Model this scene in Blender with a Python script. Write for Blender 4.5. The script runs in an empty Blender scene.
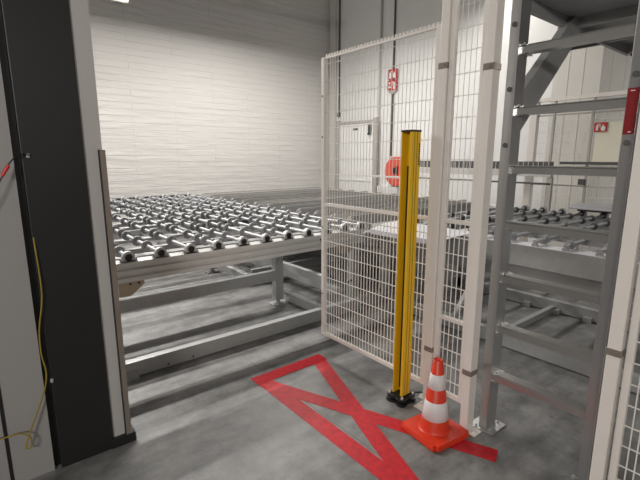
import bpy, bmesh, math, random
from mathutils import Vector, Matrix
random.seed(7)
SC = bpy.context.scene
COL = SC.collection
PI = math.pi

# ------------------------------------------------------------------ materials
def new_mat(name):
    m = bpy.data.materials.new(name); m.use_nodes = True
    nt = m.node_tree; b = nt.nodes['Principled BSDF']
    return m, nt, b

def mat(name, col, rough=0.5, metal=0.0, noise=0.0, scale=8.0, bump=0.0, bscale=60.0, stretch=None):
    m, nt, b = new_mat(name)
    b.inputs['Roughness'].default_value = rough
    b.inputs['Metallic'].default_value = metal
    b.inputs['Base Color'].default_value = (*col, 1)
    tc = nt.nodes.new('ShaderNodeTexCoord')
    mp = nt.nodes.new('ShaderNodeMapping')
    if stretch: mp.inputs['Scale'].default_value = stretch
    nt.links.new(tc.outputs['Object'], mp.inputs['Vector'])
    if noise > 0:
        n = nt.nodes.new('ShaderNodeTexNoise'); n.inputs['Scale'].default_value = scale
        n.inputs['Detail'].default_value = 5
        nt.links.new(mp.outputs['Vector'], n.inputs['Vector'])
        r = nt.nodes.new('ShaderNodeMapRange')
        r.inputs['To Min'].default_value = 1 - noise; r.inputs['To Max'].default_value = 1 + noise
        nt.links.new(n.outputs['Fac'], r.inputs['Value'])
        mx = nt.nodes.new('ShaderNodeVectorMath'); mx.operation = 'SCALE'
        mx.inputs[0].default_value = col
        nt.links.new(r.outputs['Result'], mx.inputs['Scale'])
        nt.links.new(mx.outputs['Vector'], b.inputs['Base Color'])
    if bump > 0:
        n2 = nt.nodes.new('ShaderNodeTexNoise'); n2.inputs['Scale'].default_value = bscale
        nt.links.new(mp.outputs['Vector'], n2.inputs['Vector'])
        bp = nt.nodes.new('ShaderNodeBump'); bp.inputs['Strength'].default_value = bump
        bp.inputs['Distance'].default_value = 0.003
        nt.links.new(n2.outputs['Fac'], bp.inputs['Height'])
        nt.links.new(bp.outputs['Normal'], b.inputs['Normal'])
    return m

def emit(name, col, s):
    m, nt, b = new_mat(name)
    b.inputs['Base Color'].default_value = (*col, 1)
    b.inputs['Emission Color'].default_value = (*col, 1)
    b.inputs['Emission Strength'].default_value = s
    return m

M = {}
M['alu'] = mat('brushed_aluminium', (.62, .615, .60), .40, .15, .08, 14)
M['galv'] = mat('galvanised_steel', (.38, .385, .385), .42, .35, .14, 18)
M['galv_dark'] = mat('grey_steel', (.36, .36, .36), .5, .35, .10, 10)
M['steel'] = mat('ladder_aluminium', (.52, .52, .52), .30, .85, .10, 9, stretch=(6, 6, .6))
M['rungmat'] = mat('rung_aluminium', (.52, .52, .51), .28, .85, .08, 12)
M['fence'] = mat('cream_powder_coat', (.76, .715, .67), .45, 0, .03, 5)
M['wire'] = mat('pale_wire', (.78, .755, .72), .45, 0, .03, 5)
M['white'] = mat('white_paint', (.80, .80, .79), .45, 0, .03, 6)
M['cover'] = mat('white_sheet_metal', (.66, .66, .70), .4, .1, .03, 3)
M['yellow'] = mat('yellow_powder_coat', (.74, .44, .011), .38, 0, .05, 6)
M['black'] = mat('black_plastic', (.012, .012, .012), .45)
M['rubber'] = mat('black_rubber', (.02, .02, .02), .6)
M['shell'] = mat('cast_bearing_shell', (.52, .52, .52), .4, .1, .06, 20)
M['wheel'] = mat('grey_wheel_plastic', (.27, .275, .285), .45, .1, .10, 20)
M['shaft'] = mat('bright_steel_shaft', (.36, .365, .375), .45, .3, .08, 20)
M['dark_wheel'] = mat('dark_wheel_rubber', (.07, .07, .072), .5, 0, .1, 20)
M['belt'] = mat('brown_grey_belt', (.135, .12, .105), .55, 0, .12, 10)
M['beltlight'] = mat('pale_belt_edge', (.55, .54, .52), .4, .3, .1, 10)
M['tan'] = mat('tan_plate', (.42, .35, .25), .6, 0, .10, 6)
M['orange'] = mat('orange_cone_plastic', (.68, .042, .012), .42, 0, .06, 12)
M['refl'] = mat('white_reflective_band', (.74, .70, .70), .4, 0, .05, 30)
M['red'] = mat('red_paint', (.60, .02, .02), .4, 0, .06, 10)
M['dred'] = mat('dark_red_label', (.22, .008, .010), .45, 0, .10, 40)
M['signred'] = mat('sign_red', (.50, .035, .028), .4)
M['hosered'] = mat('hose_red', (.68, .09, .06), .4)
M['cord'] = mat('yellow_green_insulation', (.30, .22, .02), .5, 0, .2, 25)
M['panel'] = mat('light_grey_laminate', (.31, .30, .295), .5, 0, .03, 3)
M['anthracite'] = mat('anthracite_panel', (.0125, .0125, .0132), .45, 0, .05, 4)
M['strip'] = mat('pale_grey_strip', (.46, .445, .43), .5, 0, .03, 4)
M['guard'] = mat('worn_brown_steel_angle', (.27, .23, .20), .42, .35, .22, 14, stretch=(2, 2, .5))
M['cabin'] = mat('white_cabin_panel', (.64, .62, .58), .5, 0, .03, 2)
M['ceil'] = mat('dark_ceiling', (.22, .21, .20), .8)
M['hall'] = mat('hall_wall', (.30, .29, .28), .8, 0, .04, 2)
M['lamp'] = emit('lamp_diffuser', (1, .93, .83), 4)
M['pipe'] = mat('dark_grey_conduit', (.085, .085, .085), .5)
M['pipel'] = mat('grey_conduit', (.42, .40, .38), .5)
M['cream'] = mat('cream_board', (.80, .76, .62), .5, 0, .02, 3)
M['slab'] = mat('grey_slab', (.30, .30, .32), .5, .1, .12, 12)

def tape_mat():
    m, nt, b = new_mat('red_floor_tape')
    g = nt.nodes.new('ShaderNodeNewGeometry')
    n = nt.nodes.new('ShaderNodeTexNoise'); n.inputs['Scale'].default_value = 26; n.inputs['Detail'].default_value = 6
    nt.links.new(g.outputs['Position'], n.inputs['Vector'])
    r = nt.nodes.new('ShaderNodeValToRGB')
    r.color_ramp.elements[0].position = .35; r.color_ramp.elements[0].color = (.42, .010, .018, 1)
    r.color_ramp.elements[1].position = .6; r.color_ramp.elements[1].color = (.55, .014, .024, 1)
    nt.links.new(n.outputs['Fac'], r.inputs['Fac'])
    nt.links.new(r.outputs['Color'], b.inputs['Base Color'])
    b.inputs['Roughness'].default_value = .5; b.inputs['Specular IOR Level'].default_value = .3
    n2 = nt.nodes.new('ShaderNodeTexNoise'); n2.inputs['Scale'].default_value = 140
    nt.links.new(g.outputs['Position'], n2.inputs['Vector'])
    bp = nt.nodes.new('ShaderNodeBump'); bp.inputs['Strength'].default_value = .25; bp.inputs['Distance'].default_value = .004
    nt.links.new(n2.outputs['Fac'], bp.inputs['Height']); nt.links.new(bp.outputs['Normal'], b.inputs['Normal'])
    return m
M['tape'] = tape_mat()

def floor_mat():
    m, nt, b = new_mat('power_floated_concrete')
    L = nt.links
    g = nt.nodes.new('ShaderNodeNewGeometry')
    def noise(scale, detail=6, vec=None):
        n = nt.nodes.new('ShaderNodeTexNoise'); n.inputs['Scale'].default_value = scale; n.inputs['Detail'].default_value = detail
        L.new(vec or g.outputs['Position'], n.inputs['Vector']); return n.outputs['Fac']
    def math_(op, a, bb=None, c=None):
        n = nt.nodes.new('ShaderNodeMath'); n.operation = op
        for i, v in enumerate((a, bb, c)):
            if v is None: continue
            if isinstance(v, (int, float)): n.inputs[i].default_value = v
            else: L.new(v, n.inputs[i])
        return n.outputs[0]
    mpn = nt.nodes.new('ShaderNodeMapping'); mpn.inputs['Scale'].default_value = (1.2, 5.5, 1); L.new(g.outputs['Position'], mpn.inputs['Vector'])
    streak = noise(1.3, 7, mpn.outputs[0])
    big = noise(.9, 4); mid = noise(4.5, 7); fine = noise(38, 4)
    grime = noise(9.0, 8)
    v = math_('ADD', math_('MULTIPLY', streak, .42), math_('ADD', math_('MULTIPLY', mid, .24), math_('ADD', math_('MULTIPLY', fine, .12), math_('MULTIPLY', grime, .22))))
    ramp = nt.nodes.new('ShaderNodeValToRGB')
    e = ramp.color_ramp.elements
    e[0].position = .39; e[0].color = (.095, .095, .094, 1)
    e[1].position = .60; e[1].color = (.245, .244, .24, 1)
    L.new(v, ramp.inputs['Fac'])
    sep = nt.nodes.new('ShaderNodeSeparateXYZ'); L.new(g.outputs['Position'], sep.inputs[0])
    # saw cut joint running along the hall, and a hairline crack
    wob = math_('MULTIPLY', math_('SUBTRACT', noise(3.0, 5), .5), .03)
    d1 = math_('ABSOLUTE', math_('SUBTRACT', math_('ADD', sep.outputs['X'], wob), 1.545))
    j1 = math_('LESS_THAN', d1, .0035)
    wob2 = math_('MULTIPLY', math_('SUBTRACT', noise(2.2, 7), .5), .55)
    d2 = math_('ABSOLUTE', math_('SUBTRACT', math_('ADD', math_('ADD', math_('MULTIPLY', sep.outputs['X'], .35), sep.outputs['Y']), wob2), 3.2))
    j2 = math_('MULTIPLY', math_('LESS_THAN', d2, .004), .5)
    j = math_('MAXIMUM', j1, j2)
    mix = nt.nodes.new('ShaderNodeMix'); mix.data_type = 'RGBA'
    L.new(math_('MULTIPLY', j, .6), mix.inputs['Factor'])
    sp = nt.nodes.new('ShaderNodeMapRange'); sp.inputs['From Min'].default_value = .66; sp.inputs['From Max'].default_value = .74
    L.new(noise(13.0, 8), sp.inputs['Value'])
    stain = nt.nodes.new('ShaderNodeMix'); stain.data_type = 'RGBA'
    L.new(math_('MULTIPLY', sp.outputs['Result'], .75), stain.inputs['Factor'])
    L.new(ramp.outputs['Color'], stain.inputs['A']); stain.inputs['B'].default_value = (.055, .052, .05, 1)
    L.new(stain.outputs['Result'], mix.inputs['A']); mix.inputs['B'].default_value = (.07, .065, .06, 1)
    L.new(mix.outputs['Result'], b.inputs['Base Color'])
    rr = nt.nodes.new('ShaderNodeMapRange'); rr.inputs['To Min'].default_value = .34; rr.inputs['To Max'].default_value = .58
    L.new(mid, rr.inputs['Value']); L.new(rr.outputs['Result'], b.inputs['Roughness'])
    bp = nt.nodes.new('ShaderNodeBump'); bp.inputs['Strength'].default_value = .12; bp.inputs['Distance'].default_value = .002
    L.new(fine, bp.inputs['Height']); L.new(bp.outputs['Normal'], b.inputs['Normal'])
    return m
M['floor'] = floor_mat()

def brick_mat():
    m, nt, b = new_mat('white_painted_brick')
    L = nt.links
    g = nt.nodes.new('ShaderNodeNewGeometry')
    sep = nt.nodes.new('ShaderNodeSeparateXYZ'); L.new(g.outputs['Position'], sep.inputs[0])
    com = nt.nodes.new('ShaderNodeCombineXYZ')
    L.new(sep.outputs['X'], com.inputs['X']); L.new(sep.outputs['Z'], com.inputs['Y'])
    br = nt.nodes.new('ShaderNodeTexBrick')
    br.inputs['Scale'].default_value = 1.0
    br.inputs['Brick Width'].default_value = 1.7; br.inputs['Row Height'].default_value = .125
    br.inputs['Mortar Size'].default_value = .007; br.inputs['Mortar Smooth'].default_value = .5
    br.inputs['Color1'].default_value = (.67, .652, .63, 1); br.inputs['Color2'].default_value = (.64, .625, .605, 1)
    br.inputs['Mortar'].default_value = (.48, .466, .45, 1)
    L.new(com.outputs[0], br.inputs['Vector'])
    n = nt.nodes.new('ShaderNodeTexNoise'); n.inputs['Scale'].default_value = 1.6; n.inputs['Detail'].default_value = 6
    mp = nt.nodes.new('ShaderNodeMapping'); mp.inputs['Scale'].default_value = (1, 5, 1)
    L.new(com.outputs[0], mp.inputs['Vector']); L.new(mp.outputs[0], n.inputs['Vector'])
    # mortar shows only here and there through thick paint
    rg = nt.nodes.new('ShaderNodeMapRange'); rg.inputs['From Min'].default_value = .35; rg.inputs['From Max'].default_value = .72
    rg.inputs['To Min'].default_value = .15; rg.inputs['To Max'].default_value = 1
    L.new(n.outputs['Fac'], rg.inputs['Value'])
    mx = nt.nodes.new('ShaderNodeMix'); mx.data_type = 'RGBA'
    L.new(rg.outputs['Result'], mx.inputs['Factor'])
    mx.inputs['A'].default_value = (.655, .638, .617, 1); L.new(br.outputs['Color'], mx.inputs['B'])
    L.new(mx.outputs['Result'], b.inputs['Base Color'])
    b.inputs['Roughness'].default_value = .6
    inv = nt.nodes.new('ShaderNodeMath'); inv.operation = 'SUBTRACT'; inv.inputs[0].default_value = 1
    L.new(br.outputs['Fac'], inv.inputs[1])
    mul = nt.nodes.new('ShaderNodeMath'); mul.operation = 'MULTIPLY'
    L.new(inv.outputs[0], mul.inputs[0]); L.new(rg.outputs['Result'], mul.inputs[1])
    add = nt.nodes.new('ShaderNodeMath'); add.operation = 'ADD'
    L.new(mul.outputs[0], add.inputs[0]); L.new(n.outputs['Fac'], add.inputs[1])
    bp = nt.nodes.new('ShaderNodeBump'); bp.inputs['Strength'].default_value = .55; bp.inputs['Distance'].default_value = .012
    L.new(add.outputs[0], bp.inputs['Height']); L.new(bp.outputs['Normal'], b.inputs['Normal'])
    return m
M['brick'] = brick_mat()

# ------------------------------------------------------------------ mesh builder
class MB:
    def __init__(s): s.v = []; s.f = []; s.mi = []; s.sm = []; s.cur = 0
    def add(s, vs, fs, smooth=False):
        o = len(s.v); s.v += [tuple(v) for v in vs]
        for f in fs: s.f.append([i + o for i in f]); s.mi.append(s.cur); s.sm.append(smooth)
        return s
    def box(s, x0, x1, y0, y1, z0, z1, c=0.0):
        if x0 > x1: x0, x1 = x1, x0
        if y0 > y1: y0, y1 = y1, y0
        if z0 > z1: z0, z1 = z1, z0
        if c <= 0:
            vs = [(x, y, z) for x in (x0, x1) for y in (y0, y1) for z in (z0, z1)]
            return s.add(vs, [(0, 1, 3, 2), (4, 6, 7, 5), (0, 4, 5, 1), (2, 3, 7, 6), (0, 2, 6, 4), (1, 5, 7, 3)])
        bm = bmesh.new(); bmesh.ops.create_cube(bm, size=1)
        for v in bm.verts: v.co = Vector((x0 + (v.co.x + .5) * (x1 - x0), y0 + (v.co.y + .5) * (y1 - y0), z0 + (v.co.z + .5) * (z1 - z0)))
        bmesh.ops.bevel(bm, geom=bm.edges[:], offset=c, segments=2, affect='EDGES', profile=.6)
        return s.bm(bm)
    def bm(s, bm, smooth=False):
        bm.verts.ensure_lookup_table(); bm.verts.index_update()
        s.add([v.co.copy() for v in bm.verts], [[v.index for v in f.verts] for f in bm.faces], smooth); bm.free(); return s
    def cyl(s, a, b, r, n=12, r2=None, caps=True):
        a = Vector(a); b = Vector(b); d = (b - a).normalized()
        t = Vector((0, 0, 1)) if abs(d.z) < .9 else Vector((1, 0, 0))
        u = d.cross(t).normalized(); w = d.cross(u)
        r2 = r if r2 is None else r2
        vs = []
        for p, q in ((a, r), (b, r2)):
            for i in range(n):
                th = 2 * PI * i / n; vs.append(p + (u * math.cos(th) + w * math.sin(th)) * q)
        s.add(vs, [(i, (i + 1) % n, n + (i + 1) % n, n + i) for i in range(n)], n > 6)
        if caps: s.add(vs, [tuple(range(n))[::-1], tuple(range(n, 2 * n))])
        return s
    def lathe(s, o, axis, prof, n=20):
        """prof: list of (distance along axis, radius)"""
        o = Vector(o); d = Vector(axis).normalized()
        t = Vector((0, 0, 1)) if abs(d.z) < .9 else Vector((1, 0, 0))
        u = d.cross(t).normalized(); w = d.cross(u); vs = []; fs = []
        for (h, r) in prof:
            for i in range(n):
                th = 2 * PI * i / n; vs.append(o + d * h + (u * math.cos(th) + w * math.sin(th)) * max(r, 1e-5))
        for k in range(len(prof) - 1):
            for i in range(n):
                fs.append((k * n + i, k * n + (i + 1) % n, (k + 1) * n + (i + 1) % n, (k + 1) * n + i))
        return s.add(vs, fs, False)
    def prism(s, pts, d, ):
        """closed polygon pts (3D) extruded along d"""
        n = len(pts); d = Vector(d); vs = [Vector(p) for p in pts] + [Vector(p) + d for p in pts]
        return s.add(vs, [tuple(range(n))[::-1], tuple(range(n, 2 * n))] + [(i, (i + 1) % n, n + (i + 1) % n, n + i) for i in range(n)])
    def beam(s, a, b, w, h, up=(0, 0, 1)):
        a = Vector(a); b = Vector(b); d = (b - a).normalized(); up = Vector(up)
        u = d.cross(up).normalized(); v = u.cross(d)
        p = [a + u * i * w / 2 + v * j * h / 2 for i, j in ((-1, -1), (1, -1), (1, 1), (-1, 1))]
        return s.prism(p, b - a)
    def tube(s, pts, r, n=8):
        pts = [Vector(p) for p in pts]
        # catmull-rom smoothing
        out = []
        P = [pts[0]] + pts + [pts[-1]]
        for i in range(1, len(P) - 2):
            for k in range(6):
                t = k / 6; p0, p1, p2, p3 = P[i - 1:i + 3]
                out.append(.5 * ((2 * p1) + (p2 - p0) * t + (2 * p0 - 5 * p1 + 4 * p2 - p3) * t * t + (-p0 + 3 * p1 - 3 * p2 + p3) * t ** 3))
        out.append(pts[-1]); vs = []; fs = []; u = None
        for i, p in enumerate(out):
            d = (out[min(i + 1, len(out) - 1)] - out[max(i - 1, 0)]).normalized()
            if u is None:
                t = Vector((0, 0, 1)) if abs(d.z) < .9 else Vector((0, 1, 0)); u = d.cross(t).normalized()
            else: u = (u - d * u.dot(d)).normalized()
            w = d.cross(u)
            for k in range(n): vs.append(p + (u * math.cos(2 * PI * k / n) + w * math.sin(2 * PI * k / n)) * r)
        for i in range(len(out) - 1):
            for k in range(n): fs.append((i * n + k, i * n + (k + 1) % n, (i + 1) * n + (k + 1) % n, (i + 1) * n + k))
        fs += [tuple(range(n))[::-1], tuple(range(len(vs) - n, len(vs)))]
        return s.add(vs, fs, True)
    def mesh(s, name, mats, off=(0, 0, 0)):
        me = bpy.data.meshes.new(name); o = Vector(off)
        me.from_pydata([tuple(Vector(v) - o) for v in s.v], [], s.f)
        for m in (mats if isinstance(mats, (list, tuple)) else [mats]): me.materials.append(m)
        for p, i, sm in zip(me.polygons, s.mi, s.sm): p.material_index = i; p.use_smooth = sm
        bm = bmesh.new(); bm.from_mesh(me); bmesh.ops.recalc_face_normals(bm, faces=bm.faces[:]); bm.to_mesh(me); bm.free()
        me.update(); return me
    def build(s, name, mats, parent=None, off=None):
        """verts given in world space; off = the root's location"""
        if off is None: off = wloc(parent) if parent else (0, 0, 0)
        return put(name, s.mesh(name, mats, off), parent)

def wloc(o):
    v = Vector((0, 0, 0))
    while o: v += o.location; o = o.parent
    return v
def put(name, me, parent=None, loc=(0, 0, 0)):
    o = bpy.data.objects.new(name, me); COL.objects.link(o); o.parent = parent; o.location = loc; return o
def tag(o, label, cat, group=None, kind=None):
    o['label'] = label; o['category'] = cat
    if group: o['group'] = group
    if kind: o['kind'] = kind
    return o
def thing(name, label, cat, loc, group=None):
    o = bpy.data.objects.new(name, None); COL.objects.link(o); o.location = loc; o.empty_display_size = .1
    return tag(o, label, cat, group)
def solo(name, mb, mats, label, cat, loc=(0, 0, 0), group=None):
    o = put(name, mb.mesh(name, mats, loc), None, loc); return tag(o, label, cat, group)
def struct(name, mb, mats, label=None, parent=None):
    o = mb.build(name, mats, parent)
    if not parent:
        o['kind'] = 'structure'; o['category'] = name.split('_')[0]
        o['label'] = label or name.replace('_', ' ')
    return o

# ------------------------------------------------------------------ the setting
YB, XW = 9.0, 7.58
struct('floor', MB().box(-4.2, 15.2, -4.2, 9.2, -.2, 0), M['floor'], 'grey polished concrete floor of the machine hall')
struct('ceiling', MB().box(-4.2, 15.2, -4.2, 9.2, 6.2, 6.4), M['ceil'], 'dark ceiling high over the machine hall')
struct('wall_back', MB().box(-4.2, XW + .2, YB, YB + .2, 0, 6.2), M['brick'], 'white painted brick wall behind the roller conveyor')
wr = MB().box(XW, XW + .2, 3.35, YB, 0, 6.2)
struct('wall_right', wr, M['white'], 'smooth white wall with the hose reel, right of the brick wall')
# lower white cabin wall with a corner
cw = MB().box(XW, XW + .12, 2.65, 3.35, 0, 3.25).box(XW + .12, 14.9, 2.65, 2.77, 0, 3.25)
for yy in (2.9, 3.12): cw.box(XW - .006, XW, yy - .006, yy + .006, 0, 3.25)
for xx in (8.0, 8.6, 9.2, 9.8): cw.box(xx - .006, xx + .006, 2.644, 2.65, 0, 3.25)
struct('wall_corner', cw, M['cabin'], 'white panelled cabin corner at the right, lower than the wall')
struct('wall_end', MB().box(15.0, 15.2, -4.2, 9.2, 0, 6.2), M['hall'], 'far end wall of the hall')
struct('wall_rear', MB().box(-4.2, 15.2, -4.4, -4.2, 0, 6.2), M['hall'], 'wall behind the viewer')
struct('wall_side', MB().box(-4.4, -4.2, -4.2, 9.2, 0, 6.2), M['hall'], 'left side wall of the hall')
struct('trim_1', MB().box(XW - .08, XW, 8.72, 8.93, 0, 6.2), M['cabin'], 'shallow pale pilaster beside the brick wall corner')

# the partition at the left of the opening (faces the viewer)
PY = 2.39
struct('wall_left', MB().box(-4.2, -.035, PY, PY + .14, 0, 4.0).box(-.02, .150, PY, PY + .14, 0, 4.0)
       .box(-.035, -.02, PY + .03, PY + .14, 0, 4.0), [M['panel']], 'pale grey wall panel at the left edge')
struct('trim_2', MB().box(.150, .182, PY + .035, PY + .14, 0, 4.0), M['black'], 'black recess beside the pale wall panel')
struct('trim_3', MB().box(.180, .436, PY - .012, PY + .14, 0.0, 4.0, .004), M['anthracite'], 'tall anthracite panel left of the opening')
struct('trim_4', MB().box(.436, .520, PY, PY + .14, 0.052, 4.0), M['strip'], 'pale grey strip along the anthracite panel')
tg = MB().prism([(.503, PY - .018, .05), (.530, PY - .018, .05), (.530, PY + .13, .05), (.524, PY + .13, .05), (.524, PY - .012, .05), (.503, PY - .012, .05)], (0, 0, 1.585))
struct('trim_5', tg, M['guard'], 'worn brown steel corner guard on the end of the partition')
struct('trim_6', MB().box(.4985, .5035, PY - .018, PY, .05, 1.635), M['black'], 'dark sealing line along the corner guard')
struct('baseboard_left', MB().box(.42, .553, PY - .02, PY + .16, 0, .058, .006), M['black'], 'black foot under the partition end')
struct('trim_7', MB().box(-.035, -.0195, PY - .002, PY + .03, 0, 1.0), M['black'], 'dark joint at the far left of the wall panel')

# cables on the partition
pts = [(.188, 2.40, 1.26), (.186, 2.372, 1.20), (.19, 2.365, 1.05), (.186, 2.36, .93), (.16, 2.36, .78), (.155, 2.36, .66), (.165, 2.36, .56), (.152, 2.36, .48),
       (.115, 2.36, .38), (.075, 2.355, .29), (.052, 2.35, .235), (.045, 2.35, .20), (.062, 2.345, .20), (.066, 2.345, .25), (.03, 2.35, .285), (-.03, 2.35, .29), (-.12, 2.355, .27), (-.25, 2.36, .02)]
c = solo('earth_cable', MB().tube(pts, .0035), M['cord'], 'thin yellow-green earth cable hanging in loop beside the anthracite panel', 'cable', (.15, 2.36, .2))
t = thing('test_lead', 'black lead with red sleeve poking from dark recess at left edge', 'cable', (.17, 2.39, 1.58))
MB().tube([(.215, 2.376, 1.605), (.18, 2.36, 1.612), (.14, 2.345, 1.585), (.10, 2.34, 1.52), (.03, 2.345, 1.38), (-.1, 2.37, 1.2)], .003).build('wire', M['black'], t)
o = MB().cyl((.126, 2.3430, 1.564), (.098, 2.340, 1.517), .0085, 10, .006).build('sleeve', M['red'], t); o['label'] = 'red sleeve'
MB().box(.198, .212, 2.372, 2.379, 1.597, 1.615, .003).build('clip', M['pipel'], t)
solo('cable_clip', MB().box(.178, .192, 2.370, 2.379, .49, .51, .003).cyl((.185, 2.371, .50), (.185, 2.366, .50), .004, 8), M['pipel'], 'small pale cable clip low on the anthracite panel edge', 'clip', (.19, 2.37, .56))

# ------------------------------------------------------------------ red floor tape
def strip2(mb, a, b, w, z0=0.0002, z1=.0016):
    a = Vector((*a, 0)); b = Vector((*b, 0)); d = (b - a).normalized(); n = Vector((-d.y, d.x, 0)) * w / 2
    mb.prism([(p.x, p.y, z0) for p in (a - n, b - n, b + n, a + n)], (0, 0, z1 - z0))
tp = MB()
strip2(tp, (1.41, 2.512), (2.05, 2.512), .115)
strip2(tp, (1.472, 2.4545), (1.472, .2), .112, z1=.0015)
strip2(tp, (1.99, 2.50), (1.43, .92), .108, z1=.0018)
strip2(tp, (1.455, 2.46), (2.04, 1.00), .108, z1=.0020)
solo('floor_marking', tp, M['tape'], 'red tape rectangle with crossed diagonals stuck on the concrete floor', 'floor tape', (1.7, 1.8, 0))

# ------------------------------------------------------------------ main roller conveyor
RY0, RY1 = 3.23, 7.9          # roller axis ends
RZ = .885
conv = thing('roller_conveyor', 'large low conveyor table of grey wheeled rollers before the white brick wall', 'conveyor', (2.0, 5.5, 0))
def rail(y0, y1, x0, x1, z0=.705, z1=.85):
    """grooved aluminium profile running along x"""
    prof = [(y0, z0), (y0, z0 + .030), (y0 + .026, z0 + .036), (y0 + .026, z0 + .050), (y0, z0 + .056), (y0, z0 + .086), (y0 + .026, z0 + .092),
            (y0 + .026, z0 + .106), (y0, z0 + .112), (y0, z1 - .004), (y0 + .004, z1), (y1, z1), (y1, z0)]
    return MB().prism([(x0, y, z) for y, z in prof], (x1 - x0, 0, 0))
rail(3.2, 3.32, .3, 3.18).build('front_rail', M['alu'], conv)
MB().box(.3, 3.2, 7.9, 8.0, .72, .90, .004).build('rear_rail', M['rubber'], conv)
MB().box(3.2, 6.2, 7.9, 8.0, .72, .88, .004).build('rear_rail', M['galv_dark'], conv)
MB().box(3.2, 6.1, 3.34, 7.88, .655, .665).build('shade_sheet', M['galv_dark'], conv)  # sheet added under the belts to block light from the floor
MB().box(.3, .38, 3.32, 7.9, .72, .85).build('side_rail', M['alu'], conv)
MB().box(6.1, 6.2, 3.32, 7.9, .72, .88, .004).build('side_rail', M['alu'], conv)
MB().box(3.10, 3.18, 3.32, 7.9, .72, .84).build('side_rail', M['galv_dark'], conv)
MB().box(3.18, 6.1, 3.22, 3.32, .70, .80).build('front_rail', M['galv_dark'], conv)
for y in (3.72, 4.5, 5.3, 6.1, 6.9):
    MB().box(.38, 3.1, y - .05, y + .05, .755, .785).build('slat', M['galv'], conv)
MB().box(.38, 2.45, 4.1, 4.16, .70, .76).build('inner_beam', M['galv_dark'], conv)
MB().box(.38, 3.1, 5.8, 5.86, .70, .76).build('inner_beam', M['galv_dark'], conv)
# low frame
def channel_x(x0, x1, y, z0, z1, d=.09):
    """C profile lying along x, web to the viewer"""
    return MB().prism([(x0, a, b) for a, b in ((y, z0), (y, z1), (y + d, z1), (y + d, z1 - .014), (y + .012, z1 - .014), (y + .012, z0 + .012), (y + d, z0 + .012), (y + d, z0))], (x1 - x0, 0, 0))
fb = channel_x(.3, 3.05, 3.11, .012, .125, .07)
fb.build('floor_beam', M['galv'], conv)
for x in (.76, 1.0, 1.2): MB().cyl((x, 3.112, .035), (x, 3.106, .035), .008, 8).build('bolt', M['black'], conv)
MB().box(.62, .78, 3.085, 3.11, 0, .004).box(.62, .78, 3.10, 3.112, .0, .06).build('foot_bracket', M['galv_dark'], conv)
channel_x(.3, 2.43, 3.76, .29, .40, .06).build('cross_beam', M['galv'], conv)
channel_x(.3, 6.1, 5.5, .29, .40, .06).build('cross_beam', M['galv_dark'], conv)
channel_x(.3, 6.1, 7.4, .29, .40, .06).build('cross_beam', M['galv_dark'], conv)
channel_x(2.6, 6.1, 4.6, .10, .2, .06).build('cross_beam', M['galv_dark'], conv)
for (x, y0, y1, z0, z1) in ((2.11, 3.84, 7.4, .33, .40), (2.60, 3.18, 3.84, .02, .12), (2.70, 3.3, 7.4, .32, .40), (1.2, 5.56, 7.4, .33, .40), (4.2, 3.4, 7.4, .3, .38), (3.0, 3.4, 7.4, .10, .18), (5.2, 3.4, 7.4, .3, .38)):
    MB().box(x - .03, x + .03, y0, y1, z0, z1, .003).build('tie_beam', M['galv'], conv)
def leg(x, y, w=.10, d=.08, z1=.72):
    l = MB().box(x - w / 2, x + w / 2, y - d / 2, y + d / 2, .05, z1, .004)
    for zz in (.5, .58, .66): l.cyl((x, y - d / 2 - .004, zz), (x, y - d / 2 + .002, zz), .007, 8)
    l = l.build('leg', M['galv'], conv)
    f = MB().box(x - .09, x + .09, y - .07, y + .07, 0, .012, .003)
    f.cyl((x, y, .012), (x, y, .06), .022, 10)
    for a in (-1, 1): f.cyl((x + a * .07, y - .05, .012), (x + a * .07, y - .05, .03), .010, 6)
    f.build('foot_plate', M['galv_dark'], l, wloc(conv))
for x, y in ((2.48, 3.83), (3.12, 3.3), (.36, 3.3), (3.70, 3.36), (.36, 5.5), (2.48, 5.52), (3.8, 5.52), (5.9, 5.52), (.36, 7.7), (2.48, 7.7), (4.2, 7.7), (6.0, 7.7), (5.9, 3.4)):
    leg(x, y)
MB().prism([(.72, 3.205, .705), (.90, 3.205, .705), (.90, 3.205, .675), (.80, 3.205, .60), (.72, 3.205, .60)], (0, .01, 0)).build('gusset_plate', M['tan'], conv)
MB().prism([(2.80, 3.19, .712), (3.06, 3.19, .712), (3.02, 3.19, .66), (2.93, 3.19, .61), (2.82, 3.19, .64)], (0, .01, 0)).build('gusset_plate', M['tan'], conv)
for x in (.80, .86): MB().cyl((x, 3.204, .69), (x, 3.196, .69), .008, 8).build('bolt', M['black'], conv)

# rollers: shaft + bearings + wheels
ROLL_L = RY1 - RY0
shaft_me = MB().cyl((0, -.01, 0), (0, ROLL_L, 0), .0165, 12).mesh('roller', M['shaft'])
b_ = MB()
b_.cur = 0
ring = [(math.cos(a) * .044, math.sin(a) * .044) for a in [PI * k / 14 for k in range(15)]]
pr = [(.044, -.036), *[(x, z) for x, z in ring], (-.044, -.036)]
b_.prism([(x, -.018, z) for x, z in pr], (0, .04, 0))
b_.box(-.062, .062, -.018, .022, -.036, -.022)
b_.cur = 1
b_.lathe((0, -.0185, 0), (0, -1, 0), [(0, .027), (.004, .025), (.005, .020), (.005, 0)], 18)
b_.cur = 2
b_.cyl((.053, 0, -.022), (.053, 0, -.012), .008, 6).cyl((-.053, 0, -.022), (-.053, 0, -.012), .008, 6)
bear_me = b_.mesh('bearing', [M['shell'], M['black'], M['pipe']])
def wheel_mb(mb, x, y, z, ax=(0, 1, 0)):
    mb.lathe((x, y, z), ax, [(-.026, .017), (-.026, .025), (-.014, .027), (-.013, .041), (-.009, .044), (.009, .044), (.013, .041), (.014, .027), (.026, .025), (.026, .017)], 20)
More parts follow.
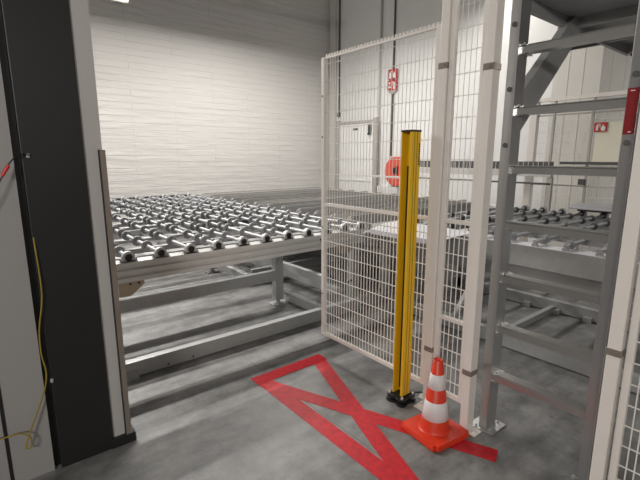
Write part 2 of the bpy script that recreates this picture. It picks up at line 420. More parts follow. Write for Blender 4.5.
w_ = MB(); wheel_mb(w_, 0, 0, 0); wheel_me = w_.mesh('wheel', M['wheel'])
stuff = MB()
PITCH = .2345
for i in range(-1, 11):
    x = .807 + PITCH * i
    r = put('roller', shaft_me, conv, Vector((x, RY0, RZ)) - conv.location)
    put('bearing', bear_me, r, (0, 0, 0))
    e = put('bearing', bear_me, r, (0, ROLL_L - .03, 0))
    y = .24 + (i % 3) * .09; k = 0
    while y < ROLL_L - .1:
        if k < 8: put('wheel', wheel_me, r, (0, y, 0))
        else: wheel_mb(stuff, x, RY0 + y, RZ)
        y += (.15, .26, .33)[(k + i) % 3]; k += 1
o = stuff.build('wheel', M['wheel'], conv); o['kind'] = 'stuff'

# belts at the right half: narrow belts on aluminium profiles, running along x
by = [3.52, 3.82, 4.14, 4.50, 4.88, 5.25, 5.62, 6.0, 6.38, 6.76, 7.14, 7.52]
for i, y in enumerate(by):
    x0 = 3.24; x1 = 6.04; zc = .885; r = .055
    arc0 = [(x0 + r + math.cos(a) * r, zc + math.sin(a) * r) for a in [PI / 2 + PI * k / 12 for k in range(13)]]
    arc1 = [(x1 - r + math.cos(a) * r, zc + math.sin(a) * r) for a in [-PI / 2 + PI * k / 12 for k in range(13)]]
    pts = arc0 + arc1
    bl = MB().prism([(px, y - .018, pz) for px, pz in pts], (0, .036, 0)).build('belt', M['belt'], conv)
    q = .047
    a0 = [(x0 + r + math.cos(a) * q, zc + math.sin(a) * q) for a in [PI / 2 + PI * k / 12 for k in range(13)]]
    a1 = [(x1 - r + math.cos(a) * q, zc + math.sin(a) * q) for a in [-PI / 2 + PI * k / 12 for k in range(13)]]
    MB().prism([(px, y - .032, pz) for px, pz in a0 + a1], (0, .064, 0)).build('belt_guide', M['beltlight' if i % 5 == 1 else 'galv_dark'], bl, wloc(conv))
    MB().box(x0 + .3, x0 + .36, y - .02, y + .02, .72, .84).box(x1 - .3, x1 - .24, y - .02, y + .02, .72, .84).build('belt_bracket', M['galv_dark'], bl, wloc(conv))
for x in (3.5, 5.7): MB().box(x, x + .08, 3.3, 7.9, .68, .72).build('inner_beam', M['galv_dark'], conv)

# white guard cover between the two conveyors
cv = MB().prism([(3.10, 3.04, .87), (3.10, 2.05, .87), (3.66, 2.28, .882), (3.70, 3.17, .882), (3.46, 3.18, .882)], (0, 0, .006))
cv.prism([(3.10, 3.04, .87), (3.10, 2.05, .87), (3.106, 2.05, .84), (3.106, 3.04, .84)], (.004, 0, 0))
cv = None
solo('guard_cover', MB().prism([(3.10, 3.04, .872), (3.10, 2.20, .872), (3.38, 2.20, .884), (3.70, 2.20, .884), (3.70, 3.17, .884), (3.46, 3.17, .884)], (0, 0, .005))
     .prism([(3.10, 3.04, .872), (3.10, 2.20, .872), (3.10, 2.20, .83), (3.10, 3.04, .83)], (.004, 0, 0)), M['cover'],
     'white sheet metal cover with cut corner behind the yellow post', 'cover', (3.4, 2.7, .85))

# ------------------------------------------------------------------ right conveyor
rc = thing('roller_conveyor', 'second roller conveyor seen between the ladder rungs at the right', 'conveyor', (4.6, 1.7, 0))
MB().prism([(x, -.4, z) for x, z in ((3.50, .70), (3.50, .876), (3.512, .876), (3.512, .712), (3.56, .712), (3.56, .70))], (0, 3.4, 0)).build('side_rail', M['galv'], rc)
MB().box(3.497, 3.66, -.4, 3.0, .876, .882).build('rail_top', M['cover'], rc)  # paler than the rail face, painting in the light on top
MB().box(5.80, 5.92, -.4, 3.15, .74, .88, .004).build('side_rail', M['galv_dark'], rc)
MB().box(3.62, 3.64, -.4, 3.15, .55, .82).build('side_panel', M['galv_dark'], rc)
MB().box(3.58, 5.8, -.4, -.32, .70, .84).build('end_rail', M['galv_dark'], rc)
MB().box(3.64, 5.8, 3.05, 3.12, .70, .80).build('end_rail', M['galv_dark'], rc)
for x in (4.9, 5.6): MB().box(x - .04, x + .04, -.32, 3.05, .70, .76).build('slat', M['galv_dark'], rc)
fbm = MB().prism([(x, -.4, z) for x, z in ((4.57, .012), (4.57, .125), (4.64, .125), (4.64, .113), (4.582, .113), (4.582, .024), (4.64, .024), (4.64, .012))], (0, 3.4, 0))
fbm.build('floor_beam', M['galv'], rc)
MB().prism([(x, -.4, z) for x, z in ((3.36, .012), (3.36, .125), (3.43, .125), (3.43, .113), (3.372, .113), (3.372, .024), (3.43, .024), (3.43, .012))], (0, 3.3, 0)).build('floor_beam', M['galv'], rc)
MB().beam((3.46, 2.22, .12), (3.46, 1.98, .68), .03, .06, (1, 0, 0)).build('diagonal_brace', M['white'], rc)
MB().box(3.43, 4.57, 1.77, 1.82, .005, .07, .003).build('floor_tie', M['galv'], rc)
for y in (1.45, 1.75, 2.05): MB().box(4.53, 4.57, y - .04, y + .04, 0, .05, .004).build('foot_bracket', M['galv_dark'], rc)
for x, y in ((4.62, -.2), (4.62, 2.9), (5.8, -.2), (5.8, 2.9), (3.60, -.2), (3.60, 2.9)):
    l = MB().box(x - .05, x + .05, y - .04, y + .04, .012, .70, .004).build('leg', M['galv'], rc)
    MB().box(x - .08, x + .08, y - .07, y + .07, 0, .012, .003).build('foot_plate', M['galv_dark'], l, wloc(rc))
RL2 = 5.78 - 3.50
shaft2 = MB().cyl((-.0, 0, 0), (RL2, 0, 0), .0165, 12).mesh('roller', M['shaft'])
shaft3 = MB().cyl((0, 0, 0), (RL2 - .26, 0, 0), .0165, 12).mesh('roller', M['shaft'])
bb = MB(); bb.cur = 0
bb.prism([(-.018, x, z) for x, z in pr], (.04, 0, 0)).box(-.018, .022, -.062, .062, -.036, -.022); bb.cur = 1
bb.lathe((-.0185, 0, 0), (-1, 0, 0), [(0, .034), (.006, .032), (.008, .026), (.008, 0)], 18)
bear2 = bb.mesh('bearing', [M['galv'], M['black']])
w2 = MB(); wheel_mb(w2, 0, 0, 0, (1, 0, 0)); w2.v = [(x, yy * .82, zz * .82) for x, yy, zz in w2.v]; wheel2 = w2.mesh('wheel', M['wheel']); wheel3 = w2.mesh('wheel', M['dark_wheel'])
stuff = MB()
for i in range(-7, 6):
    y = 1.805 + .235 * i
    if i > 1: continue
    r = put('roller', shaft2, rc, Vector((3.52, y, .918)) - rc.location)
    put('bearing', bear2, r, (RL2 - .03, 0, 0))
    xx = .10 + (i % 2) * .10; k = 0
    while xx < RL2 - .1:
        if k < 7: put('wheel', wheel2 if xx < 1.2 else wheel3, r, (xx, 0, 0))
        else: wheel_mb(stuff, 3.52 + xx, y, .918, (1, 0, 0))
        xx += (.44, .27, .35)[(k + i) % 3]; k += 1
if stuff.v:
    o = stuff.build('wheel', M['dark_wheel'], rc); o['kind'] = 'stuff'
for i in range(2, 6):
    y = 1.805 + .235 * i
    r = put('roller', shaft3, rc, Vector((3.78, y, .918)) - rc.location)
    put('bearing', bear2, r, (0, 0, 0)); put('bearing', bear2, r, (RL2 - .29, 0, 0))
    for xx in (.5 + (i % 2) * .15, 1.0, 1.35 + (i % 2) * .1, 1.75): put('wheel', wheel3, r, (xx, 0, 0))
# support cradles so the shafts rest on the flange
for i in range(-7, 2):
    y = 1.805 + .235 * i
    MB().box(3.515, 3.54, y - .022, y + .022, .882, .903).build('shaft_cradle', M['galv_dark'], rc)

# slab on a black carrier standing on the far side of the right conveyor
t = thing('machine', 'grey slab on black carrier resting at the far side of right conveyor', 'machine', (5.9, 1.95, .962))
MB().box(5.62, 5.78, 1.55, 2.05, .963, .99, .006).build('carrier', M['black'], t)
MB().prism([(5.55, 1.5, .99), (6.1, 1.5, .99), (6.1, 1.5, 1.03), (5.65, 1.5, 1.03), (5.55, 1.5, 1.0)], (0, .62, 0)).build('slab', M['slab'], t)

# ------------------------------------------------------------------ guard fence (plane x = FX)
FX = 2.14
def fence_panel(label, y0, y1, z0, z1, rails, part_w=.03, grp=None):
    t = thing('wire_fence', label, 'fence', (FX, (y0 + y1) / 2, z0), grp)
    fr = MB()
    for y in (y0, y1): fr.box(FX - .015, FX + .015, y - part_w / 2, y + part_w / 2, z0, z1, .003)
    fr.box(FX - .012, FX + .012, y0 + part_w / 2, y1 - part_w / 2, z0, z0 + .025).box(FX - .008, FX + .008, y0 + part_w / 2, y1 - part_w / 2, z1 - .014, z1)
    fr.build('frame', M['fence'], t)
    for z in rails: MB().box(FX - .012, FX + .012, y0 + part_w / 2, y1 - part_w / 2, z - .012, z + .012, .002).build('cross_rail', M['fence'], t)
    w = MB(); a = y0 + part_w / 2; b = y1 - part_w / 2
    n = max(2, round((b - a) / .0305))
    for k in range(1, n):
        y = a + (b - a) * k / n
        w.cyl((FX - .004, y, z0 + .012), (FX - .004, y, 1.233), .0031, 6, caps=False)
        w.cyl((FX - .004, y, 1.233), (FX - .004, y, z1), .0021, 6, caps=False)
    z = z0 + .10
    while z < z1 - .03:
        w.cyl((FX, a, z), (FX, b, z), .0036 if z < 1.2 else .0026, 6, caps=False)
        z += .1 if z < 1.2 else .115
    w.build('wire_mesh', M['wire'], t)
    return t
p1 = fence_panel('long cream wire fence panel with free end, behind the yellow post', 1.584, 2.612, .14, 2.325, (1.233,))
for z in (.5, 1.05, 1.75, 2.05): MB().cyl((FX - .0145, 2.612, z), (FX - .019, 2.612, z), .006, 8).build('bolt', M['black'], p1)
tb = MB()
for k in range(34): tb.box(FX - .004, FX + .004, 2.58 - k * .0305 - .008, 2.58 - k * .0305 + .008, 2.325, 2.343)
tb.build('wire_tips', M['fence'], p1)
p2 = fence_panel('narrow cream wire fence panel between the two cream posts behind the cone', 1.298, 1.49, .14, 2.6, (.64, 1.233))
p3 = fence_panel('cream wire fence panel at the right edge beyond the ladder', -.35, .500, .12, 2.5, (1.2,))
MB().box(FX - .03, FX - .014, .425, .445, 1.235, 1.285, .003).build('catch', M['yellow'], p3)['label'] = 'yellow catch'
def post(label, y0, y1, x0, x1, z1, clamps, foot):
    t = thing('fence_post', label, 'post', ((x0 + x1) / 2, (y0 + y1) / 2, 0))
    MB().box(x0, x1, y0, y1, .006, z1, .004).build('upright', M['fence'], t)
    for z in clamps:
        MB().box(x0 - .004, x1 + .004, y0 - .004, y1 + .004, z - .016, z + .016, .003).cyl((x0 - .002, (y0 + y1) / 2 - .01, z), (x0 - .010, (y0 + y1) / 2 - .01, z), .006, 6).build('clamp', M['guard'], t)
    f = MB().box(foot[0], foot[1], foot[2], foot[3], 0, .007, .002)
    f.cyl((foot[0] + .025, foot[2] + .022, .007), (foot[0] + .025, foot[2] + .022, .02), .009, 6)
    f.cyl((foot[0] + .025, foot[3] - .022, .007), (foot[0] + .025, foot[3] - .022, .02), .009, 6)
    f.build('foot_plate', M['fence'], t)
    return t
q1 = post('cream fence post behind the yellow post, in mid fence', 1.512, 1.562, 2.115, 2.165, 2.6, (.405, 2.10), (2.06, 2.22, 1.49, 1.592))
MB().prism([(2.168, 1.565, .006), (2.168, 1.64, .006), (2.168, 1.565, .13)], (.004, 0, 0)).build('gusset', M['white'], q1)
q2 = post('cream fence post nearest the ladder, right of the cone', 1.222, 1.272, 2.095, 2.165, 2.9, (.37, 2.05), (2.088, 2.165, 1.165, 1.285))
q3 = post('cream fence post close behind right ladder rail', .530, .585, 2.115, 2.165, 2.9, (.75,), (2.09, 2.165, .50, .60))

# ------------------------------------------------------------------ yellow light curtain column
yc = thing('safety_column', 'tall yellow safety light column on black base before the fence', 'safety column', (2.058, 1.694, 0))
h0, h1 = .055, 1.745
a, b = 2.018, 2.098; c0, d0 = 1.654, 1.734
# C-shaped housing with an open channel in the face to the left
prof = [(a, c0), (b, c0), (b, d0), (a, d0), (a, d0 - .006), (b - .020, d0 - .006), (b - .020, c0 + .022), (a + .028, c0 + .022), (a + .028, c0 + .016), (a, c0 + .016)]
MB().prism([(x, y, h0) for x, y in prof], (0, 0, h1 - h0)).build('housing', M['yellow'], yc)
MB().box(b - .026, b - .0205, c0 + .052, d0 - .0065, h0 + .02, h1 - .20).build('lens_shadow_strip', M['black'], yc)  # black lens strip, widened to paint in the shadow behind the flange
MB().box(a + .022, a + .026, c0 - .0022, c0, h0, h1).box(a + .046, a + .050, c0 - .0022, c0, h0, h1).build('groove', M['cord'], yc)
MB().box(a - .003, b + .003, c0 - .003, d0 + .003, h1, h1 + .012, .003).build('cap', M['black'], yc)
lt = MB()
zz = 1.68
for k in range(9):
    lt.box(b - .014, b - .006, c0 - .0026, c0, zz - .010, zz); zz -= (.014, .016, .013)[k % 3]
lt.build('lettering', M['black'], yc)
def outline(cx, cy, r1, r2, n=32):
    out = []
    for k in range(n):
        th = 2 * PI * k / n
        r = r1 + (r2 - r1) * (0.5 + 0.5 * math.cos(4 * (th - PI / 4)))
        out.append((cx + math.cos(th) * r, cy + math.sin(th) * r))
    return out
bs = MB().prism([(x, y, 0) for x, y in outline(2.058, 1.694, .066, .098)], (0, 0, .014))
bs.prism([(x, y, .034) for x, y in outline(2.058, 1.694, .060, .092)], (0, 0, .014))
bs.cyl((2.058, 1.694, .012), (2.058, 1.694, .036), .045, 16)
bs.box(a - .006, b + .006, c0 - .006, d0 + .006, .046, .056)
bb_ = bs.build('base', M['black'], yc)
for dx, dy in ((-1, -1), (1, -1), (-1, 1), (1, 1)):
    MB().cyl((2.058 + dx * .054, 1.694 + dy * .054, .048), (2.058 + dx * .054, 1.694 + dy * .054, .06), .009, 6).build('bolt', M['beltlight'], bb_, wloc(yc))
MB().tube([(2.11, 1.66, .05), (2.15, 1.62, .055), (2.20, 1.585, .05), (2.26, 1.55, .02)], .006).build('cable', M['black'], yc)

# ------------------------------------------------------------------ traffic cone
CX, CY = 1.952, 1.346
tc = thing('traffic_cone', 'orange traffic cone with two white bands beside the fence post', 'traffic cone', (CX, CY, 0))
ang = math.radians(-7)
def rot(x, y): return (CX + x * math.cos(ang) - y * math.sin(ang), CY + x * math.sin(ang) + y * math.cos(ang))
bm = bmesh.new(); bmesh.ops.create_cube(bm, size=1)
for v in bm.verts:
    v.co.x *= .295; v.co.y *= .295; v.co.z = .004 + (v.co.z + .5) * .026
bmesh.ops.bevel(bm, geom=[e for e in bm.edges if abs(e.verts[0].co.z - e.verts[1].co.z) > .01], offset=.02, segments=4, affect='EDGES')
bmesh.ops.bevel(bm, geom=[e for e in bm.edges if e.verts[0].co.z > .02 and e.verts[1].co.z > .02], offset=.007, segments=2, affect='EDGES')
for v in bm.verts: x, y = rot(v.co.x, v.co.y); v.co.x = x; v.co.y = y
k = MB().bm(bm)
for dx in (-.105, .105):
    for dy in (-.105, .105):
        x, y = rot(dx, dy); k.box(x - .015, x + .015, y - .015, y + .015, 0, .006)
k.build('base', M['orange'], tc)
Rz = lambda z: .086 - (z - .03) * (.086 - .027) / .428
seg = [(.028, .105, 'orange'), (.105, .215, 'refl'), (.215, .290, 'orange'), (.290, .378, 'refl'), (.372, .452, 'orange')]
body = MB()
body.lathe((CX, CY, 0), (0, 0, 1), [(.028, .098), (.034, Rz(.034) + .004), (.045, Rz(.045)), (.459, Rz(.459)), (.462, .024), (.461, .019), (.41, .026)], 36)
for f in range(len(body.sm)): body.sm[f] = True
bo = body.build('body', M['orange'], tc)
for z0, z1, m in seg:
    if m == 'refl':
        s_ = MB().lathe((CX, CY, 0), (0, 0, 1), [(z0, Rz(z0)), (z0 + .001, Rz(z0) + .0018), (z1 - .001, Rz(z1) + .0018), (z1, Rz(z1))], 36)
        s_.sm = [True] * len(s_.sm)
        s_.build('reflective_band', M['refl'], bo, wloc(tc))['label'] = 'white reflective band'

# ------------------------------------------------------------------ crossover ladder
ld = thing('crossover_ladder', 'fixed aluminium ladder with seven rungs right of the cream fence post', 'ladder', (2.25, .91, 0))
LX0, LX1 = 2.20, 2.30
ly = ((1.155, 1.207), (.612, .662))
for (y0, y1) in ly:
    r = MB().box(LX0, LX1, y0, y1, .008, 3.3, .004).build('stringer', M['steel'], ld)
    MB().box(LX0 - .03, LX1 + .035, y0 - .05, y1 + .05, 0, .009, .002).build('base_plate', M['steel'], r, wloc(ld))
    for dx in (-.012, .115):
        for dy in (-.035, .035): MB().cyl((LX0 + dx, (y0 + y1) / 2 + dy, .009), (LX0 + dx, (y0 + y1) / 2 + dy, .02), .007, 6).build('anchor_bolt', M['galv'], r, wloc(ld))
    for z in (1.66, 1.94, 2.25): MB().cyl((LX0 + .001, (y0 + y1) / 2, z), (LX0 - .008, (y0 + y1) / 2, z), .013, 8).build('bolt', M['pipe'], r, wloc(ld))
for k in range(7):
    z = .34 + .2985 * k
    rg = MB().prism([(x, .655, zz) for x, zz in ((2.222, z - .020), (2.222, z + .012), (2.230, z + .018), (2.292, z + .018), (2.298, z + .012), (2.298, z - .010), (2.285, z - .020))], (0, .51, 0))
    for j in range(5): rg.box(2.232 + j * .013, 2.238 + j * .013, .665, 1.15, z + .018, z + .021)
    rr = rg.build('rung', M['rungmat'], ld)
    MB().box(2.216, 2.302, 1.128, 1.156, z + .0185, z + .022).box(2.216, 2.302, 1.128, 1.156, z - .024, z - .0205).cyl((2.235, 1.14, z + .026), (2.235, 1.14, z + .032), .006, 6).cyl((2.275, 1.14, z + .026), (2.275, 1.14, z + .032), .006, 6).build('rung_clamp', M['rungmat'], rr, wloc(ld))
# braces to a small platform above
for y in (1.181, .637):
    MB().prism([(2.298, y - .024, 1.735), (2.298, y - .024, 1.945), (2.82, y - .024, 2.40), (3.01, y - .024, 2.40)], (0, .048, 0)).build('brace', M['galv_dark'], ld)
pf = MB().box(2.30, 3.9, .60, 1.21, 2.40, 2.46, .003).box(2.30, 3.9, 1.185, 1.21, 2.34, 2.40).box(2.30, 3.9, .60, .625, 2.34, 2.40)
for x in (2.9, 3.4, 3.86): pf.box(x - .02, x + .02, .625, 1.185, 2.35, 2.40)
pf.build('platform', M['galv_dark'], ld)
lab = MB().box(LX0 - .002, LX0, .616, .659, 1.695, 1.885).build('label', M['dred'], ld); lab['label'] = 'dark red label'
ls = MB().box(LX0 - .003, LX0 - .0015, .628, .640, 1.703, 1.707).box(LX0 - .003, LX0 - .0015, .632, .648, 1.872, 1.876)
ls.build('label_print', M['refl'], lab, wloc(ld))

# ------------------------------------------------------------------ things along the far wall
def extinguisher(mb, x, y, z, s, mirror=1):
    mb.box(x, x - .003, y - .10 * s, y + .10 * s, z - .34 * s, z + .12 * s)
    mb.box(x, x - .003, y - .05 * s, y + .05 * s, z + .12 * s, z + .22 * s)
    mb.box(x, x - .003, y - mirror * .05 * s, y - mirror * .24 * s, z + .20 * s, z + .27 * s)
    mb.box(x, x - .003, y - mirror * .19 * s, y - mirror * .26 * s, z - .05 * s, z + .24 * s)
def flame(mb, x, y, z, s):
    mb.prism([(x, y + a * s, z + b * s) for a, b in ((-.14, -.3), (.14, -.3), (.2, -.05), (.08, .1), (.06, .3), (-.06, .12), (-.1, .02), (-.16, .1), (-.2, -.1))], (-.003, 0, 0))
sg = thing('fire_sign', 'pair of red fire equipment signs stacked on conduit high on white wall', 'sign', (XW, 6.79, 3.05))
for (zc, kind) in ((3.405, 0), (3.175, 1)):
    pn = MB().box(XW - .06, XW - .045, 6.66, 6.93, zc - .105, zc + .105).build('sign_panel', M['signred'], sg)
    pic = MB()
    if kind == 0: extinguisher(pic, XW - .06, 6.85, zc, .26); flame(pic, XW - .06, 6.73, zc - .01, .24)
    else: extinguisher(pic, XW - .06, 6.73, zc, .26, -1); pic.box(XW - .063, XW - .06, 6.82, 6.90, zc - .06, zc - .03).box(XW - .063, XW - .06, 6.84, 6.88, zc + .02, zc + .07)
    pic.build('pictogram', M['white'], pn, wloc(sg))
MB().prism([(XW - .047, 6.66, 3.065), (XW - .047, 6.93, 3.065), (XW - .047, 6.82, 2.98), (XW - .047, 6.77, 2.98)], (-.012, 0, 0)).build('bracket', M['pipel'], sg)
solo('conduit', MB().cyl((XW - .025, 8.62, 2.72), (XW - .025, 8.62, 6.2), .025, 10).box(XW - .05, XW, 8.58, 8.66, 2.62, 2.72), M['pipe'], 'dark conduit on white wall nearest the brick corner', 'conduit', (XW, 8.62, 2.6))
solo('conduit', MB().cyl((XW - .025, 7.19, 2.5), (XW - .025, 7.19, 6.2), .028, 10), M['pipel'], 'grey conduit rising from the gate frame top on the white wall', 'conduit', (XW, 7.19, 2.5))
solo('conduit', MB().cyl((XW - .022, 6.795, 1.62), (XW - .022, 6.795, 6.2), .022, 10), M['pipe'], 'dark conduit running behind the fire signs down to the red reel', 'conduit', (XW, 6.8, 1.6))
hr = thing('hose_reel', 'round red fire hose reel on white wall left of yellow post', 'hose reel', (XW, 6.65, 1.28))
MB().lathe((XW - .16, 6.50, 1.28), (-1, 0, 0), [(0, .30), (.005, .325), (.02, .325), (.025, .31), (.02, .15), (.015, 0)], 36).lathe((XW - .04, 6.50, 1.28), (-1, 0, 0), [(0, 0), (0, .325), (.02, .325), (.02, .0)], 36).build('disc', M['hosered'], hr)
MB().lathe((XW - .06, 6.50, 1.28), (-1, 0, 0), [(0, .15), (.02, .25), (.05, .27), (.08, .25), (.10, .15)], 30).build('hose', M['rubber'], hr)
MB().cyl((XW - .175, 6.50, 1.30), (XW - .21, 6.50, 1.30), .07, 16).box(XW - .205, XW - .175, 6.43, 6.48, 1.22, 1.4).build('hub', M['black'], hr)
MB().cyl((XW, 6.50, 1.28), (XW - .17, 6.50, 1.28), .03, 12).build('axle', M['pipe'], hr)
solo('wall_cabinet', MB().box(XW - .16, XW, 6.45, 7.08, .55, .93, .01), M['white'], 'low white cabinet on the wall under the red hose reel', 'cabinet', (XW, 6.7, .55))
gr = thing('guard_rail', 'thin white guard rail in front of the red hose reel', 'rail', (7.1, 6.6, 0))
MB().box(7.08, 7.12, 6.05, 6.98, 1.15, 1.19, .003).build('bar', M['white'], gr)
for y in (6.1, 6.93): MB().box(7.085, 7.115, y - .015, y + .015, 0, 1.15).build('upright', M['white'], gr)
s1 = thing('small_sign', 'small red and white sign on white wall left of hose reel', 'sign', (XW, 7.38, 1.2))
pn = MB().box(XW - .008, XW, 7.30, 7.46, 1.21, 1.45).build('sign_panel', M['signred'], s1)
MB().box(XW - .011, XW - .008, 7.32, 7.38, 1.32, 1.43).box(XW - .011, XW - .008, 7.33, 7.44, 1.215, 1.25).build('pictogram', M['white'], pn, wloc(s1))

gt = thing('gate', 'white door leaf in grey steel frame by the far white wall', 'gate', (XW - .12, 7.85, 0))
gx = XW - .14
for y in (8.50, 7.18): MB().box(gx - .04, gx + .04, y - .055, y + .055, 0, 2.50, .004).build('gate_post', M['pipel'], gt)
MB().box(gx - .03, gx + .03, 7.235, 8.445, 2.40, 2.46).build('top_bar', M['pipel'], gt)
lf = MB().box(gx - .012, gx + .012, 7.24, 8.44, .1, 2.395).build('leaf', M['white'], gt)
MB().box(gx - .05, gx - .012, 7.30, 7.39, 2.12, 2.36, .006).cyl((gx - .05, 7.345, 2.18), (gx - .09, 7.345, 2.12), .02, 8).build('switch', M['black'], lf, wloc(gt))
MB().box(gx - .016, gx - .012, 7.75, 7.93, 2.24, 2.29).build('nameplate', M['pipe'], lf, wloc(gt))
MB().box(gx - .03, gx + .03, 7.24, 8.44, 1.02, 1.05).build('mid_bar', M['white'], gt)

# overhead machine beam behind the conveyors
mb_ = thing('machine', 'low grey machine frame with dark slotted rail behind the fence posts', 'machine', (6.33, 4.0, 0))
bmm = MB().box(6.36, 6.40, 2.70, 5.32, 1.42, 1.535)
bmm.build('slotted_rail', M['pipe'], mb_)
sl = MB()
for k in range(36): sl.box(6.352, 6.362, 2.74 + k * .072, 2.755 + k * .072, 1.42, 1.53)
sl.build('slat', M['pipel'], mb_)
MB().box(6.34, 6.42, 2.70, 5.32, 1.32, 1.42, .003).build('lower_rail', M['beltlight'], mb_)
MB().box(6.36, 6.39, 2.70, 5.32, 1.21, 1.235).build('tie_rod', M['pipe'], mb_)
for y in (5.25, 3.78, 2.72): MB().box(6.36, 6.42, y - .03, y + .03, 0, 1.32).build('leg', M['pipel'], mb_)

# far fence behind the right conveyor
ff = thing('far_fence', 'tall white fence with thin mesh behind the right conveyor', 'fence', (6.6, 1.8, 0))
X6 = 6.6
for y in (3.12,): MB().box(X6 - .05, X6 + .05, y - .05, y + .05, 0, 2.42, .004).build('post', M['fence'], ff)
for y in (2.84, 2.34, 1.55, .5): MB().box(X6 - .02, X6 + .02, y - .014, y + .014, 0, 2.42).build('post', M['pipel'], ff)
MB().box(X6 - .03, X6 + .03, .4, 3.12, 2.38, 2.43).build('top_rail', M['fence'], ff)
MB().box(X6 - .015, X6 + .015, .4, 3.07, 2.18, 2.20).build('rail', M['pipel'], ff)
MB().box(X6 - .015, X6 + .015, .4, 3.07, 1.19, 1.21).build('rail', M['pipel'], ff)
wm = MB()
for k in range(80): wm.cyl((X6, .45 + k * .033, .1), (X6, .45 + k * .033, 2.38), .002, 4, caps=False)
for k in range(14): wm.cyl((X6, .4, .3 + k * .15), (X6, 3.07, .3 + k * .15), .003, 4, caps=False)
wm.build('wire_mesh', M['wire'], ff)
MB().box(X6 - .05, X6 - .015, 2.34, 2.42, 1.22, 1.30).build('latch', M['pipe'], ff)
MB().box(X6 - .06, X6 - .02, 1.93, 2.68, 1.50, 1.535).build('dark_bar', M['pipe'], ff)
s2 = thing('fire_sign', 'small red fire sign on the far fence seen between ladder rungs', 'sign', (X6 - .03, 2.23, 1.93))
pn = MB().box(X6 - .045, X6 - .03, 2.15, 2.30, 1.93, 2.05).build('sign_panel', M['signred'], s2)
pic = MB(); extinguisher(pic, X6 - .045, 2.26, 1.995, .14); flame(pic, X6 - .045, 2.19, 1.985, .14)
pic.build('pictogram', M['white'], pn, wloc(s2))
solo('notice_board', MB().box(X6 - .03, X6 - .02, 1.75, 2.28, 1.49, 2.05, .002), M['cream'], 'cream board on the far fence just below the small red sign', 'board', (X6 - .03, 2.0, 1.5))

# hanging black cable at the conveyor corner
solo('black_cable', MB().tube([(2.50, 3.10, .84), (2.52, 3.09, .76), (2.545, 3.09, .62), (2.60, 3.10, .49), (2.68, 3.10, .39), (2.80, 3.12, .33), (3.05, 3.24, .30)], .009), M['black'], 'black cable drooping from the conveyor rail corner behind the fence edge', 'cable', (2.55, 3.1, .6))

# ------------------------------------------------------------------ ceiling lamps, plus added lights
def lamp(x, y, z, w, tilt=0.0, L=1.45, spread=172):
    t = thing('ceiling_lamp', 'long hanging strip lamp over the machine hall', 'lamp', (x, y, z), 'hanging strip lamps')
    R = Matrix.Translation((x, y, z)) @ Matrix.Rotation(math.radians(-tilt), 4, 'X')
    def add(name, m, mm):
        m.v = [tuple(R @ Vector(v)) for v in m.v]; m.build(name, mm, t)
    add('housing', MB().box(-L / 2, L / 2, -.09, .09, .03, .09, .004).prism([(-L / 2, -.09, .03), (-L / 2, -.085, .03), (-L / 2, -.105, -.005), (-L / 2, -.11, -.005)], (L, 0, 0)).prism([(-L / 2, .09, .03), (-L / 2, .085, .03), (-L / 2, .105, -.005), (-L / 2, .11, -.005)], (L, 0, 0)), M['white'])
    add('diffuser', MB().box(-L / 2 + .01, L / 2 - .01, -.08, .08, .012, .03), M['lamp'])
    MB().cyl((x - .5, y, z + .09), (x - .5, y, 6.2), .006, 6).cyl((x + .5, y, z + .09), (x + .5, y, 6.2), .006, 6).build('hanger', M['pipe'], t)
    ld_ = bpy.data.lights.new('lamp_light', 'AREA'); ld_.shape = 'RECTANGLE'; ld_.size = L - .05; ld_.size_y = .06; ld_.spread = math.radians(spread)
    ld_.energy = w; ld_.color = (1, .962, .912)
    lo = bpy.data.objects.new('lamp_light', ld_); COL.objects.link(lo); lo.parent = t; lo.location = (0, 0, .008); lo.rotation_euler = (math.radians(-tilt), 0, 0)
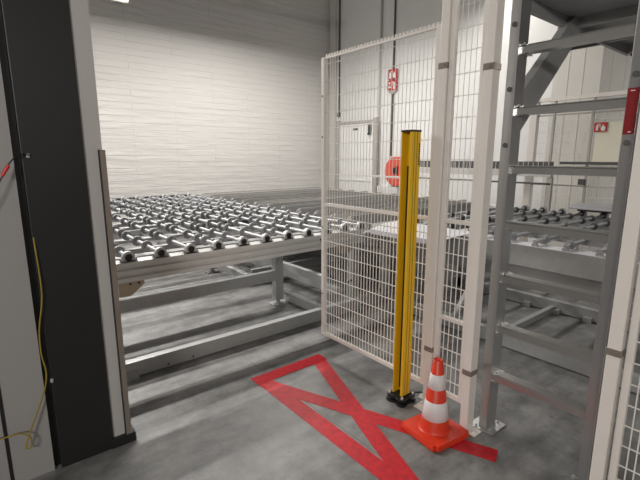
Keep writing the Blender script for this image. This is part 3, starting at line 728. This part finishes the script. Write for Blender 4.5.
def fill(x, y, z, target, w):  # unseen lamps added only to give frontal light
    t = thing('fill_lamp', 'flood lamp added behind the viewer', 'lamp', (x, y, z), 'flood lamps')
    d = (Vector(target) - Vector((x, y, z))).normalized()
    q = d.to_track_quat('-Z', 'Y')
    h = MB().box(-.75, .75, -.25, .25, .02, .12, .01); h.v = [tuple(q @ Vector(v)) for v in h.v]
    put('housing', h.mesh('housing', M['white']), t)
    h = MB().box(-.72, .72, -.22, .22, .008, .02); h.v = [tuple(q @ Vector(v)) for v in h.v]
    put('diffuser', h.mesh('diffuser', M['lamp']), t)
    MB().cyl((x, y, z + .1), (x, y, 6.198), .02, 8).build('stem', M['pipe'], t)
    l = bpy.data.lights.new('lamp_light', 'AREA'); l.shape = 'RECTANGLE'; l.size = 1.4; l.size_y = .42; l.energy = w; l.color = (1, .962, .912)
    o = bpy.data.objects.new('lamp_light', l); COL.objects.link(o); o.parent = t; o.rotation_mode = 'QUATERNION'; o.rotation_quaternion = q
W = 55
for x, q in ((-1.6, .45), (0, .55), (1.6, .7), (3.2, 1.1), (4.65, 2.5)): lamp(x, 6.4, 4.4, W * q)
for x in (-1.2, .3, 1.8): lamp(x, 8.5, 4.35, W * 1.35, 35, 1.45, 112)
for x in (5.2, 6.7): lamp(x, 4.1, 4.4, W * .3)
for x in (9.0, 11.0): lamp(x, -1.0, 4.4, W * 1.6)  # unseen lamps added to brighten the cabin's return face
fill(-3.2, -2.0, 2.9, (2.1, 1.4, 1.2), 155)
fill(.6, -3.4, 2.9, (2.2, 1.4, 1.2), 8)

w = bpy.data.worlds.new('world'); SC.world = w; w.use_nodes = True
w.node_tree.nodes['Background'].inputs['Color'].default_value = (.5, .5, .5, 1)
w.node_tree.nodes['Background'].inputs['Strength'].default_value = .05

# ------------------------------------------------------------------ camera
cd = bpy.data.cameras.new('camera'); cam = bpy.data.objects.new('camera', cd); COL.objects.link(cam)
cd.sensor_fit = 'HORIZONTAL'; cd.sensor_width = 36; cd.lens = 427 / 640 * 36
cam.location = (0, 0, 1.6)
cam.rotation_euler = (math.radians(90 - 11.0), 0, math.radians(51.2 - 90))
cd.clip_start = .05; cd.clip_end = 100
SC.camera = cam
SC.view_settings.view_transform = 'Standard'; SC.view_settings.look = 'None'
SC.view_settings.gamma = 1; SC.view_settings.use_curve_mapping = False
SC.view_settings.exposure = 0.0
